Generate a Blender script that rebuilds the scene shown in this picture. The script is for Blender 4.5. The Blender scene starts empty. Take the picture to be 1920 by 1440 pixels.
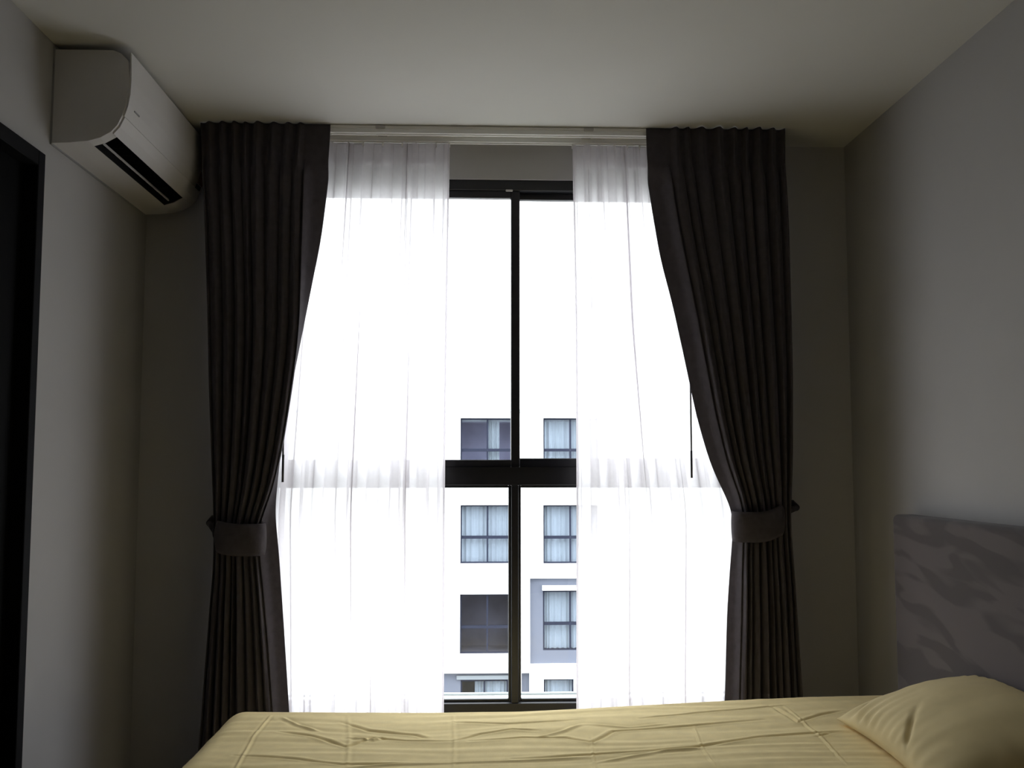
import bpy, bmesh, math, random
import numpy as np
from mathutils import Vector, noise as mnoise

random.seed(7)
R = math.radians
S = bpy.context.scene
COL = S.collection

# ------------------------------------------------------------------ camera
F_PX = 1890.0
CAM = np.array((0.0, 0.0, 1.30))
PSI, THETA = math.atan(70 / F_PX), math.atan(155 / F_PX)
cam_data = bpy.data.cameras.new('camera')
cam_data.sensor_width = 36.0
cam_data.lens = 36.0 * F_PX / 1920.0
cam_data.clip_start = 0.02
cam_data.clip_end = 500
cam = bpy.data.objects.new('camera', cam_data)
cam.location = CAM
cam.rotation_euler = (math.pi / 2 + THETA, 0, -PSI)
COL.objects.link(cam)
S.camera = cam

# ------------------------------------------------------------------ sky
SKY = 9.2                                  # zenith radiance; overcast: horizon a third to a half of it
w = bpy.data.worlds.new('overcast_sky')
S.world = w
w.use_nodes = True
nt = w.node_tree
bg = nt.nodes['Background']
_tc = nt.nodes.new('ShaderNodeTexCoord')
_sx = nt.nodes.new('ShaderNodeSeparateXYZ')
_ov = nt.nodes.new('ShaderNodeMapRange')
_ov.inputs['From Min'].default_value = 0.0
_ov.inputs['From Max'].default_value = 1.0
_ov.inputs['To Min'].default_value = 0.37
_ov.inputs['To Max'].default_value = 1.0
_cc = nt.nodes.new('ShaderNodeCombineColor')
_m1 = nt.nodes.new('ShaderNodeMath')
_m1.operation = 'MULTIPLY'
_m1.inputs[1].default_value = 0.945
_m2 = nt.nodes.new('ShaderNodeMath')
_m2.operation = 'MULTIPLY'
_m2.inputs[1].default_value = 0.975
nt.links.new(_tc.outputs['Generated'], _sx.inputs[0])
nt.links.new(_sx.outputs['Z'], _ov.inputs['Value'])
nt.links.new(_ov.outputs[0], _m1.inputs[0])
nt.links.new(_ov.outputs[0], _m2.inputs[0])
nt.links.new(_m1.outputs[0], _cc.inputs[0])
nt.links.new(_m2.outputs[0], _cc.inputs[1])
nt.links.new(_ov.outputs[0], _cc.inputs[2])
nt.links.new(_cc.outputs[0], bg.inputs['Color'])
bg.inputs['Strength'].default_value = SKY
# daylight portal in the window opening (sampling aid only, it gives off no light)
pd = bpy.data.lights.new('window_portal', 'AREA')
pd.shape = 'RECTANGLE'
pd.size, pd.size_y = 1.9, 2.05
pd.cycles.is_portal = True
portal = bpy.data.objects.new('window_portal', pd)
portal.location = (0.155, 3.99, 1.36)
portal.rotation_euler = (R(-90), 0, 0)
COL.objects.link(portal)

# ------------------------------------------------------------------ exposure
S.view_settings.view_transform = 'Standard'
S.view_settings.look = 'None'
S.view_settings.exposure = 0.0
S.view_settings.gamma = 1.0
S.view_settings.use_curve_mapping = False
S.cycles.use_denoising = True
S.cycles.max_bounces = 14
S.cycles.diffuse_bounces = 8
S.cycles.glossy_bounces = 4
S.cycles.transmission_bounces = 8
S.cycles.transparent_max_bounces = 24
S.cycles.sample_clamp_indirect = 8.0

# ------------------------------------------------------------------ geometry helpers
_fwd = np.array((math.sin(PSI) * math.cos(THETA), math.cos(PSI) * math.cos(THETA), math.sin(THETA)))
_rt = np.array((math.cos(PSI), -math.sin(PSI), 0.0))
_up = np.cross(_rt, _fwd)


def ray(px, py):
    return _fwd + _rt * ((px - 960) / F_PX) + _up * ((720 - py) / F_PX)


def PY(px, py, Y):
    d = ray(px, py)
    return CAM + d * ((Y - CAM[1]) / d[1])


def PXW(px, py, X):
    d = ray(px, py)
    return CAM + d * ((X - CAM[0]) / d[0])


def PZ(px, py, Z):
    d = ray(px, py)
    return CAM + d * ((Z - CAM[2]) / d[2])


def link(name, me, mat=None, parent=None, smooth=False):
    o = bpy.data.objects.new(name, me)
    COL.objects.link(o)
    if mat is not None and not me.materials:
        me.materials.append(mat)
    if parent is not None:
        o.parent = parent
        o.matrix_parent_inverse = parent.matrix_world.inverted()
    if smooth:
        me.polygons.foreach_set('use_smooth', [True] * len(me.polygons))
    return o


def mesh(name, verts, faces):
    me = bpy.data.meshes.new(name)
    me.from_pydata([tuple(map(float, v)) for v in verts], [], faces)
    me.update()
    return me


def empty(name, loc, label=None, cat=None, group=None):
    o = bpy.data.objects.new(name, None)
    o.empty_display_size = 0.1
    o.location = loc
    COL.objects.link(o)
    bpy.context.view_layer.update()
    tag(o, label, cat, group)
    return o


def tag(o, label=None, cat=None, group=None, kind=None):
    if label:
        o['label'] = label
    if cat:
        o['category'] = cat
    if group:
        o['group'] = group
    if kind:
        o['kind'] = kind
    return o


def local(o, parent):
    """parent geometry written in world coordinates under an unrotated Empty"""
    o.parent = parent
    o.location = -Vector(parent.location)
    return o


def add_box(bm, x0, x1, y0, y1, z0, z1, bev=0.0, seg=2):
    vs = [bm.verts.new(p) for p in ((x0, y0, z0), (x1, y0, z0), (x1, y1, z0), (x0, y1, z0),
                                    (x0, y0, z1), (x1, y0, z1), (x1, y1, z1), (x0, y1, z1))]
    fs = [(0, 3, 2, 1), (4, 5, 6, 7), (0, 1, 5, 4), (1, 2, 6, 5), (2, 3, 7, 6), (3, 0, 4, 7)]
    faces = [bm.faces.new([vs[i] for i in f]) for f in fs]
    if bev > 0:
        es = list({e for f in faces for e in f.edges})
        bmesh.ops.bevel(bm, geom=es, offset=bev, segments=seg, affect='EDGES', profile=0.5)


def bm_obj(name, bm, mat, parent=None, smooth=False):
    me = bpy.data.meshes.new(name)
    bmesh.ops.recalc_face_normals(bm, faces=bm.faces)
    bm.to_mesh(me)
    bm.free()
    o = bpy.data.objects.new(name, me)
    COL.objects.link(o)
    me.materials.append(mat)
    if parent is not None:
        local(o, parent)
    if smooth:
        me.polygons.foreach_set('use_smooth', [True] * len(me.polygons))
    return o


def box(name, x0, x1, y0, y1, z0, z1, mat, parent=None, bev=0.0, seg=2):
    bm = bmesh.new()
    add_box(bm, min(x0, x1), max(x0, x1), min(y0, y1), max(y0, y1), min(z0, z1), max(z0, z1), bev, seg)
    return bm_obj(name, bm, mat, parent)


def add_tube(bm, p0, p1, r, n=12, r1=None):
    p0, p1 = Vector(p0), Vector(p1)
    r1 = r if r1 is None else r1
    d = (p1 - p0).normalized()
    a = d.orthogonal().normalized()
    b = d.cross(a)
    A, B = [], []
    for k in range(n):
        t = 2 * math.pi * k / n
        q = a * math.cos(t) + b * math.sin(t)
        A.append(bm.verts.new(p0 + q * r))
        B.append(bm.verts.new(p1 + q * r1))
    for k in range(n):
        bm.faces.new((A[k], A[(k + 1) % n], B[(k + 1) % n], B[k]))
    bm.faces.new(A[::-1])
    bm.faces.new(B)


def holed_panel(name, axis_rect, y0, y1, holes, mat, parent=None):
    """vertical slab in the x-z plane between y0 and y1, with rectangular openings"""
    X0, X1, Z0, Z1 = axis_rect
    xs = sorted({X0, X1, *[h[0] for h in holes], *[h[1] for h in holes]})
    zs = sorted({Z0, Z1, *[h[2] for h in holes], *[h[3] for h in holes]})
    bm = bmesh.new()
    V = {}

    def v(x, y, z):
        k = (round(x, 5), round(y, 5), round(z, 5))
        if k not in V:
            V[k] = bm.verts.new((x, y, z))
        return V[k]

    def solid(i, j):
        if i < 0 or j < 0 or i >= len(xs) - 1 or j >= len(zs) - 1:
            return False
        cx, cz = (xs[i] + xs[i + 1]) / 2, (zs[j] + zs[j + 1]) / 2
        return not any(h[0] < cx < h[1] and h[2] < cz < h[3] for h in holes)

    for i in range(len(xs) - 1):
        for j in range(len(zs) - 1):
            if not solid(i, j):
                continue
            a, b, c, d = xs[i], xs[i + 1], zs[j], zs[j + 1]
            bm.faces.new((v(a, y0, c), v(b, y0, c), v(b, y0, d), v(a, y0, d)))
            bm.faces.new((v(a, y1, d), v(b, y1, d), v(b, y1, c), v(a, y1, c)))
            if not solid(i - 1, j):
                bm.faces.new((v(a, y0, c), v(a, y0, d), v(a, y1, d), v(a, y1, c)))
            if not solid(i + 1, j):
                bm.faces.new((v(b, y0, d), v(b, y0, c), v(b, y1, c), v(b, y1, d)))
            if not solid(i, j - 1):
                bm.faces.new((v(a, y0, c), v(a, y1, c), v(b, y1, c), v(b, y0, c)))
            if not solid(i, j + 1):
                bm.faces.new((v(a, y0, d), v(b, y0, d), v(b, y1, d), v(a, y1, d)))
    return bm_obj(name, bm, mat, parent)


# ------------------------------------------------------------------ materials
def mat(name, rgb, rough=0.6, var=0.0, vscale=8.0, bump=0.0, bscale=60.0, spec=0.5, metal=0.0,
        stretch=None, sheen=0.0):
    m = bpy.data.materials.new(name)
    m.use_nodes = True
    n, l = m.node_tree.nodes, m.node_tree.links
    p = n['Principled BSDF']
    p.inputs['Base Color'].default_value = (*rgb, 1)
    p.inputs['Roughness'].default_value = rough
    p.inputs['Metallic'].default_value = metal
    p.inputs['Specular IOR Level'].default_value = spec
    if sheen:
        p.inputs['Sheen Weight'].default_value = sheen
    tc = n.new('ShaderNodeTexCoord')
    src = tc.outputs['Object']
    if stretch:
        mp = n.new('ShaderNodeMapping')
        mp.inputs['Scale'].default_value = stretch
        l.new(src, mp.inputs['Vector'])
        src = mp.outputs['Vector']
    if var > 0:
        t = n.new('ShaderNodeTexNoise')
        t.inputs['Scale'].default_value = vscale
        t.inputs['Detail'].default_value = 5
        l.new(src, t.inputs['Vector'])
        r = n.new('ShaderNodeValToRGB')
        r.color_ramp.elements[0].position = 0.3
        r.color_ramp.elements[1].position = 0.7
        r.color_ramp.elements[0].color = (*[c * (1 - var) for c in rgb], 1)
        r.color_ramp.elements[1].color = (*[min(1, c * (1 + var)) for c in rgb], 1)
        l.new(t.outputs['Fac'], r.inputs['Fac'])
        l.new(r.outputs['Color'], p.inputs['Base Color'])
    if bump > 0:
        t2 = n.new('ShaderNodeTexNoise')
        t2.inputs['Scale'].default_value = bscale
        t2.inputs['Detail'].default_value = 4
        l.new(src, t2.inputs['Vector'])
        b = n.new('ShaderNodeBump')
        b.inputs['Strength'].default_value = bump
        b.inputs['Distance'].default_value = 0.004
        l.new(t2.outputs['Fac'], b.inputs['Height'])
        l.new(b.outputs['Normal'], p.inputs['Normal'])
    return m


def glass_mat(name, tint, gloss=0.06, rough=0.02):
    m = bpy.data.materials.new(name)
    m.use_nodes = True
    n, l = m.node_tree.nodes, m.node_tree.links
    n.remove(n['Principled BSDF'])
    out = n['Material Output']
    t = n.new('ShaderNodeBsdfTransparent')
    t.inputs['Color'].default_value = (*tint, 1)
    g = n.new('ShaderNodeBsdfGlossy')
    g.inputs['Roughness'].default_value = rough
    mx = n.new('ShaderNodeMixShader')
    mx.inputs['Fac'].default_value = gloss
    l.new(t.outputs[0], mx.inputs[1])
    l.new(g.outputs[0], mx.inputs[2])
    l.new(mx.outputs[0], out.inputs['Surface'])
    return m


def sheer_mat(name, rgb, clear, scale=900.0):
    """open-weave voile: part of the light passes between the threads, the rest is scattered"""
    m = bpy.data.materials.new(name)
    m.use_nodes = True
    n, l = m.node_tree.nodes, m.node_tree.links
    n.remove(n['Principled BSDF'])
    out = n['Material Output']
    tr = n.new('ShaderNodeBsdfTransparent')
    tl = n.new('ShaderNodeBsdfTranslucent')
    tl.inputs['Color'].default_value = (*rgb, 1)
    df = n.new('ShaderNodeBsdfDiffuse')
    df.inputs['Color'].default_value = (*rgb, 1)
    m1 = n.new('ShaderNodeMixShader')
    m1.inputs['Fac'].default_value = 0.2
    l.new(tl.outputs[0], m1.inputs[1])
    l.new(df.outputs[0], m1.inputs[2])
    tc = n.new('ShaderNodeTexCoord')
    ns = n.new('ShaderNodeTexNoise')
    ns.inputs['Scale'].default_value = 60
    l.new(tc.outputs['Object'], ns.inputs['Vector'])
    mr = n.new('ShaderNodeMapRange')
    mr.inputs['To Min'].default_value = 1 - clear - 0.04
    mr.inputs['To Max'].default_value = 1 - clear + 0.04
    l.new(ns.outputs['Fac'], mr.inputs['Value'])
    m2 = n.new('ShaderNodeMixShader')
    l.new(mr.outputs[0], m2.inputs['Fac'])
    l.new(tr.outputs[0], m2.inputs[1])
    l.new(m1.outputs[0], m2.inputs[2])
    l.new(m2.outputs[0], out.inputs['Surface'])
    return m


def drape_mat(name, rgb, trans=0.06):
    """thick woven curtain: matte with a little light bleeding through"""
    m = mat(name, rgb, rough=0.95, var=0.12, vscale=40, bump=0.25, bscale=500, spec=0.1, sheen=0.1)
    n, l = m.node_tree.nodes, m.node_tree.links
    p, out = n['Principled BSDF'], n['Material Output']
    t = n.new('ShaderNodeBsdfTranslucent')
    t.inputs['Color'].default_value = (rgb[0] * 1.25, rgb[1] * 1.05, rgb[2] * 1.1, 1)
    mx = n.new('ShaderNodeMixShader')
    mx.inputs['Fac'].default_value = trans
    l.new(p.outputs[0], mx.inputs[1])
    l.new(t.outputs[0], mx.inputs[2])
    l.new(mx.outputs[0], out.inputs['Surface'])
    return m


M = {}
M['wall'] = mat('wall_paint', (0.43, 0.422, 0.417), 0.85, var=0.02, vscale=3, bump=0.05, bscale=250, spec=0.2)
M['wall_far'] = mat('wall_paint_bounce_lit', (0.51, 0.50, 0.495), 0.85, var=0.02, vscale=3, bump=0.05, bscale=250, spec=0.2)  # same paint as the other walls, with extra bounce light put into its colour
M['ceiling'] = mat('ceiling_paint', (0.66, 0.65, 0.615), 0.9, var=0.02, vscale=2, bump=0.04, bscale=200, spec=0.1)
M['floor'] = mat('floor_laminate', (0.07, 0.05, 0.038), 0.5, var=0.3, vscale=3, stretch=(12, 1, 1))
M['black_alu'] = mat('black_aluminium', (0.012, 0.012, 0.016), 0.38, bump=0.05, bscale=400)
M['door_frame'] = mat('matt_black_frame', (0.005, 0.005, 0.006), 0.7, bump=0.05, bscale=400, spec=0.12)
M['black_door'] = mat('black_door_panel', (0.002, 0.002, 0.002), 0.7, bump=0.05, bscale=300, spec=0.06)
M['white_plastic'] = mat('white_plastic', (0.64, 0.622, 0.61), 0.42, var=0.015, vscale=6)
M['grey_mark'] = mat('grey_print', (0.32, 0.32, 0.33), 0.5)
M['outlet_dark'] = mat('dark_outlet', (0.01, 0.01, 0.012), 0.6)
M['louver'] = mat('grey_louver', (0.55, 0.53, 0.52), 0.45)
M['sticker_brown'] = mat('brown_sticker', (0.36, 0.20, 0.13), 0.5, var=0.4, vscale=60)
M['sticker_dark'] = mat('dark_sticker', (0.03, 0.025, 0.03), 0.5)
M['track'] = mat('white_track', (0.86, 0.85, 0.82), 0.4)
M['drape'] = drape_mat('grey_brown_drape', (0.072, 0.064, 0.072), 0.028)
M['sheer'] = sheer_mat('white_sheer', (0.90, 0.875, 0.90), 0.17)
M['wand'] = mat('dark_wand', (0.03, 0.03, 0.035), 0.5)
M['glass'] = glass_mat('window_glass', (0.93, 0.95, 0.95), 0.03)
M['sheet'] = mat('yellow_cotton', (0.92, 0.75, 0.385), 0.9, var=0.05, vscale=25, bump=0.15, bscale=700, spec=0.1, sheen=0.05)
M['pillowcase'] = mat('yellow_pillowcase', (0.70, 0.575, 0.31), 0.85, var=0.05, vscale=12, bump=0.12, bscale=700, spec=0.15, sheen=0.05)
M['mattress'] = mat('mattress_ticking', (0.6, 0.58, 0.54), 0.9, bump=0.1)
M['bed_base'] = mat('bed_base_fabric', (0.12, 0.11, 0.11), 0.9, bump=0.1)
M['facade'] = mat('white_facade', (0.80, 0.80, 0.79), 0.9, var=0.03, vscale=0.5)
M['facade_grey'] = mat('grey_facade_panel', (0.125, 0.14, 0.185), 0.9, var=0.04, vscale=0.6)
M['facade_pale'] = mat('pale_facade', (0.62, 0.68, 0.71), 0.9)
M['hood_grey'] = mat('grey_hood', (0.22, 0.25, 0.28), 0.8)
M['coping'] = mat('roof_coping', (0.50, 0.56, 0.57), 0.8)
M['own_facade'] = mat('brown_grey_render', (0.16, 0.14, 0.135), 0.9, var=0.1, vscale=1)
M['far_frame'] = mat('far_window_frame', (0.022, 0.026, 0.045), 0.7, spec=0.1)
M['far_glass'] = glass_mat('far_glass', (0.53, 0.58, 0.65), 0.035, 0.05)
M['far_curtain'] = mat('far_curtain', (0.86, 0.87, 0.86), 0.9, var=0.08, vscale=2, stretch=(8, 1, 0.2))
M['room_dark'] = mat('unlit_room', (0.26, 0.23, 0.25), 0.9, var=0.3, vscale=1.2)
M['room_grey'] = mat('grey_room', (0.62, 0.58, 0.66), 0.9, var=0.25, vscale=0.9)
M['ledge'] = mat('white_ledge', (0.80, 0.80, 0.79), 0.8)
M['ground'] = mat('pale_pavement', (0.22, 0.22, 0.21), 0.95, var=0.1, vscale=0.4)


def velvet():
    m = mat('grey_velvet', (0.105, 0.092, 0.098), 0.9, spec=0.1, sheen=0.25)
    n, l = m.node_tree.nodes, m.node_tree.links
    p = n['Principled BSDF']
    tc = n.new('ShaderNodeTexCoord')
    m0 = n.new('ShaderNodeMapping')
    m0.inputs['Rotation'].default_value = (R(-7), 0, 0)
    l.new(tc.outputs['Object'], m0.inputs['Vector'])
    mp = n.new('ShaderNodeMapping')
    mp.inputs['Scale'].default_value = (1, 2.6, 13.0)
    l.new(m0.outputs['Vector'], mp.inputs['Vector'])
    t = n.new('ShaderNodeTexNoise')
    t.inputs['Scale'].default_value = 1.2
    t.inputs['Detail'].default_value = 1.5
    t.inputs['Distortion'].default_value = 0.6
    l.new(mp.outputs['Vector'], t.inputs['Vector'])
    r = n.new('ShaderNodeValToRGB')
    e = r.color_ramp.elements
    e[0].position, e[1].position = 0.43, 0.50
    e[0].color = (0.072, 0.062, 0.065, 1)
    e[1].color = (0.112, 0.096, 0.098, 1)
    l.new(t.outputs['Fac'], r.inputs['Fac'])
    l.new(r.outputs['Color'], p.inputs['Base Color'])
    return m


M['velvet'] = velvet()

# ------------------------------------------------------------------ room shell
D = 3.85                                   # inner face of the window wall
H = 2.56                                   # ceiling height
XL = PY(266, 700, D)[0]
XR = PY(1594, 700, D)[0]
YN = -4.6                                  # wall behind the camera
WX0, WX1 = -0.80, 1.105                    # window opening
WZ1 = PY(960, 336, D)[2]
WZ0 = 0.32
T = 0.10

struct = lambda o: tag(o, kind='structure')
struct(box('floor', XL - T, XR + T, YN - T, D + 0.12, -0.1, 0, M['floor']))
struct(box('ceiling', XL - T, XR + T, YN - T, D + 0.12, H, H + 0.1, M['ceiling']))
DY0, DY1, DZ = 1.75, PXW(78, 300, XL)[1], PXW(78, 289, XL)[2]


def side_wall(name, x0, x1, hole=None):
    bm = bmesh.new()
    if hole is None:
        add_box(bm, x0, x1, YN - T, D + 0.12, 0, H)
    else:
        a, b, zt = hole
        add_box(bm, x0, x1, YN - T, a, 0, H)
        add_box(bm, x0, x1, b, D + 0.12, 0, H)
        add_box(bm, x0, x1, a, b, zt, H)
    return struct(bm_obj(name, bm, M['wall']))


side_wall('wall_left', XL - T, XL, (DY0, DY1, DZ))
side_wall('wall_right', XR, XR + T)
struct(box('wall_near', XL, XR, YN - T, YN, 0, H, M['wall']))
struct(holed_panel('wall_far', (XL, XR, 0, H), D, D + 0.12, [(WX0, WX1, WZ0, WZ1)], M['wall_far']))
# outside skin of this building, seen mirrored in the windows opposite
struct(holed_panel('wall_outside', (-9, 9, -10, 6), D + 0.122, D + 0.20, [(WX0, WX1, WZ0, WZ1)], M['own_facade']))

# black door in the left wall
door = struct(empty('door_1', (XL, (DY0 + DY1) / 2, 0)))
bm = bmesh.new()
fw = 0.045
add_box(bm, XL - 0.09, XL + 0.012, DY1 - fw, DY1 - 0.001, 0, DZ - 0.001, 0.002, 1)
add_box(bm, XL - 0.09, XL + 0.012, DY0 + 0.001, DY0 + fw, 0, DZ - 0.001, 0.002, 1)
add_box(bm, XL - 0.09, XL + 0.012, DY0 + fw, DY1 - fw, DZ - fw, DZ - 0.001, 0.002, 1)
bm_obj('door_frame', bm, M['door_frame'], door)
bm = bmesh.new()
add_box(bm, XL - 0.07, XL - 0.03, DY0 + fw, DY1 - fw, 0.01, DZ - fw, 0.002, 1)
bm_obj('door_panel', bm, M['black_door'], door)
bm = bmesh.new()
add_box(bm, XL - 0.03, XL - 0.022, DY1 - fw - 0.32, DY1 - fw - 0.30, 0.06, DZ - fw - 0.05)
add_box(bm, XL - 0.03, XL - 0.022, DY0 + fw + 0.30, DY0 + fw + 0.32, 0.06, DZ - fw - 0.05)
bm_obj('panel_groove', bm, M['door_frame'], door)

# ------------------------------------------------------------------ window
win = struct(empty('window_1', ((WX0 + WX1) / 2, D + 0.06, WZ0)))
fy0, fy1 = D + 0.012, D + 0.085
xm = PY(966, 900, D + 0.02)[0]
zt0 = PY(960, 910, D + 0.02)[2]            # transom bottom / top
zt1 = PY(960, 861, D + 0.02)[2]
zb = PY(960, 1318, D + 0.02)[2]            # top of bottom rail
zh = PY(960, 371, D + 0.02)[2]
bm = bmesh.new()
fb = 0.042
add_box(bm, WX0, WX0 + fb, fy0, fy1, WZ0, WZ1, 0.002, 1)
add_box(bm, WX1 - fb, WX1, fy0, fy1, WZ0, WZ1, 0.002, 1)
add_box(bm, WX0 + fb, WX1 - fb, fy0, fy1, zh + 0.028, WZ1, 0.002, 1)
add_box(bm, WX0 + fb, WX1 - fb, fy0, fy1, WZ0, zb, 0.002, 1)
bm_obj('window_frame', bm, M['black_alu'], win)
bm = bmesh.new()
add_box(bm, WX0 + fb, WX1 - fb, fy0 + 0.004, fy1, zt0, zt1 - 0.030, 0.002, 1)
add_box(bm, WX0 + fb, WX1 - fb, fy0 - 0.004, fy0 + 0.004, zt1 - 0.036, zt1 - 0.030)
bm_obj('transom', bm, M['black_alu'], win)
bm = bmesh.new()
add_box(bm, xm - 0.015, xm + 0.013, fy0 + 0.004, fy1, zb, zt0, 0.002, 1)
bm_obj('mullion', bm, M['black_alu'], win)


def sash(name, x0, x1, z0, z1, y0, y1, r, bottom=None, top=None, glass_y=None):
    bottom = r if bottom is None else bottom
    top = r if top is None else top
    bm = bmesh.new()
    add_box(bm, x0, x0 + r, y0, y1, z0, z1, 0.002, 1)
    add_box(bm, x1 - r, x1, y0, y1, z0, z1, 0.002, 1)
    add_box(bm, x0 + r, x1 - r, y0, y1, z0, z0 + bottom, 0.002, 1)
    add_box(bm, x0 + r, x1 - r, y0, y1, z1 - top, z1, 0.002, 1)
    s = bm_obj(name, bm, M['black_alu'], win)
    gy = (y0 + y1) / 2
    g = mesh('glass_pane', [(x0 + r, gy, z0 + bottom), (x1 - r, gy, z0 + bottom), (x1 - r, gy, z1 - top), (x0 + r, gy, z1 - top)],
             [(0, 1, 2, 3)])
    g.materials.append(M['glass'])
    go = bpy.data.objects.new('glass_pane', g)
    COL.objects.link(go)
    go.parent = s
    return s


# two sliding sashes above (left one nearer the room), two fixed lights below
sash('sash', WX0 + fb, xm + 0.018, zt1 - 0.030, zh + 0.028, fy0 + 0.008, fy0 + 0.036, 0.034, 0.028, 0.029)
sash('sash', xm - 0.016, WX1 - fb, zt1 - 0.030, zh + 0.028, fy0 + 0.042, fy0 + 0.070, 0.034, 0.034, 0.026)
sash('fixed_light', WX0 + fb, xm - 0.015, zb, zt0, fy0 + 0.03, fy0 + 0.055, 0.010)
sash('fixed_light', xm + 0.013, WX1 - fb, zb, zt0, fy0 + 0.03, fy0 + 0.055, 0.010)
bm = bmesh.new()
lx = PY(955, 356, D)
add_box(bm, lx[0] - 0.014, lx[0] + 0.014, fy0 - 0.006, fy0 + 0.002, lx[2] - 0.004, lx[2] + 0.004, 0.002, 1)
bm_obj('latch', bm, M['louver'], win)
# white outside ledge under the glass
zl1, zl0 = PY(960, 1299, 4.30)[2], PY(960, 1345, 4.30)[2]
ledge = struct(box('trim_1', WX0 - 0.2, WX1 + 0.2, 4.055, 4.30, zl0, zl1 - 0.006, M['ledge'], None, 0.004, 1))
struct(box('trim_2', WX0 - 0.2, WX1 + 0.2, 4.285, 4.305, zl1 - 0.006, zl1 + 0.002, M['coping']))

# ------------------------------------------------------------------ curtain tracks
def track(name, y, x0, x1, label, brackets, gliders=()):
    e = empty(name, ((x0 + x1) / 2, y, H), label, 'curtain track')
    bm = bmesh.new()
    add_box(bm, x0, x1, y - 0.016, y + 0.016, H - 0.012, H - 0.0015, 0.001, 1)
    add_box(bm, x0, x1, y - 0.014, y - 0.004, H - 0.026, H - 0.012, 0.001, 1)
    add_box(bm, x0, x1, y + 0.004, y + 0.014, H - 0.026, H - 0.012, 0.001, 1)
    add_box(bm, x0, x1, y - 0.017, y - 0.006, H - 0.030, H - 0.026, 0.001, 1)
    add_box(bm, x0, x1, y + 0.006, y + 0.017, H - 0.030, H - 0.026, 0.001, 1)
    bm_obj('rail', bm, M['track'], e)
    for bx in brackets:
        bm = bmesh.new()
        add_box(bm, bx - 0.018, bx + 0.018, y - 0.020, y + 0.020, H - 0.014, H - 0.001, 0.003, 2)
        bm_obj('bracket', bm, M['louver'], e)
    for gx in gliders:
        box('glider', gx - 0.004, gx + 0.004, y - 0.0035, y + 0.0035, H - 0.036, H - 0.018, M['track'], e)
    return e


YD, YS = 3.668, 3.760
TX0, TX1 = PY(400, 235, YD)[0], PY(1452, 245, YD)[0]
bx = [PY(p, 235, YD)[0] for p in (450, 714, 1103, 1400)]
track('curtain_track', YD, TX0, TX1, 'front white ceiling track carrying the dark grey-brown curtains', bx,
      [TX0 + 0.03 + 0.05 * k for k in range(9)] + [TX1 - 0.03 - 0.05 * k for k in range(9)])
track('curtain_track', YS, TX0, TX1, 'rear white ceiling track carrying the sheer curtains, nearest the window', bx)


# ------------------------------------------------------------------ curtains
def edge_curve(pts, Y, sm=5):
    """(image row, column) pairs on the hanging plane y=Y -> smooth x(z)"""
    q = [PY(px, py, Y) for py, px in pts]
    zs = np.array([p[2] for p in q])[::-1]
    xs = np.array([p[0] for p in q])[::-1]
    zz = np.linspace(0.0, H, 260)
    xx = np.interp(zz, zs, xs)
    lo = zz < zs[0]
    if len(zs) > 2:
        s = (xs[2] - xs[0]) / (zs[2] - zs[0])
        xx[lo] = xs[0] + (zz[lo] - zs[0]) * s
    k = np.ones(2 * sm + 1) / (2 * sm + 1)
    for _ in range(2):
        xx = np.convolve(np.pad(xx, sm, mode='edge'), k, mode='valid')
    return lambda z: float(np.interp(z, zz, xx))


def fold_phase(n, rng, jitter=0.35):
    wd = np.array([1 + rng.uniform(-jitter, jitter) for _ in range(n)])
    c = np.concatenate(([0], np.cumsum(wd)))
    c = c / c[-1]
    return lambda s: float(np.interp(s, c, np.arange(n + 1)))


def grid_mesh(name, fn, us, zs):
    verts, faces = [], []
    nu = len(us)
    for z in zs:
        for u in us:
            verts.append(fn(u, z))
    for j in range(len(zs) - 1):
        for i in range(nu - 1):
            a = j * nu + i
            faces.append((a, a + 1, a + 1 + nu, a + nu))
    return mesh(name, verts, faces)


def smooth(a, b, x):
    t = min(1.0, max(0.0, (x - a) / (b - a)))
    return t * t * (3 - 2 * t)


HEAD = 0.135                                # height of the pinch-pleated heading
ZTOP = H - 0.004


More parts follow.
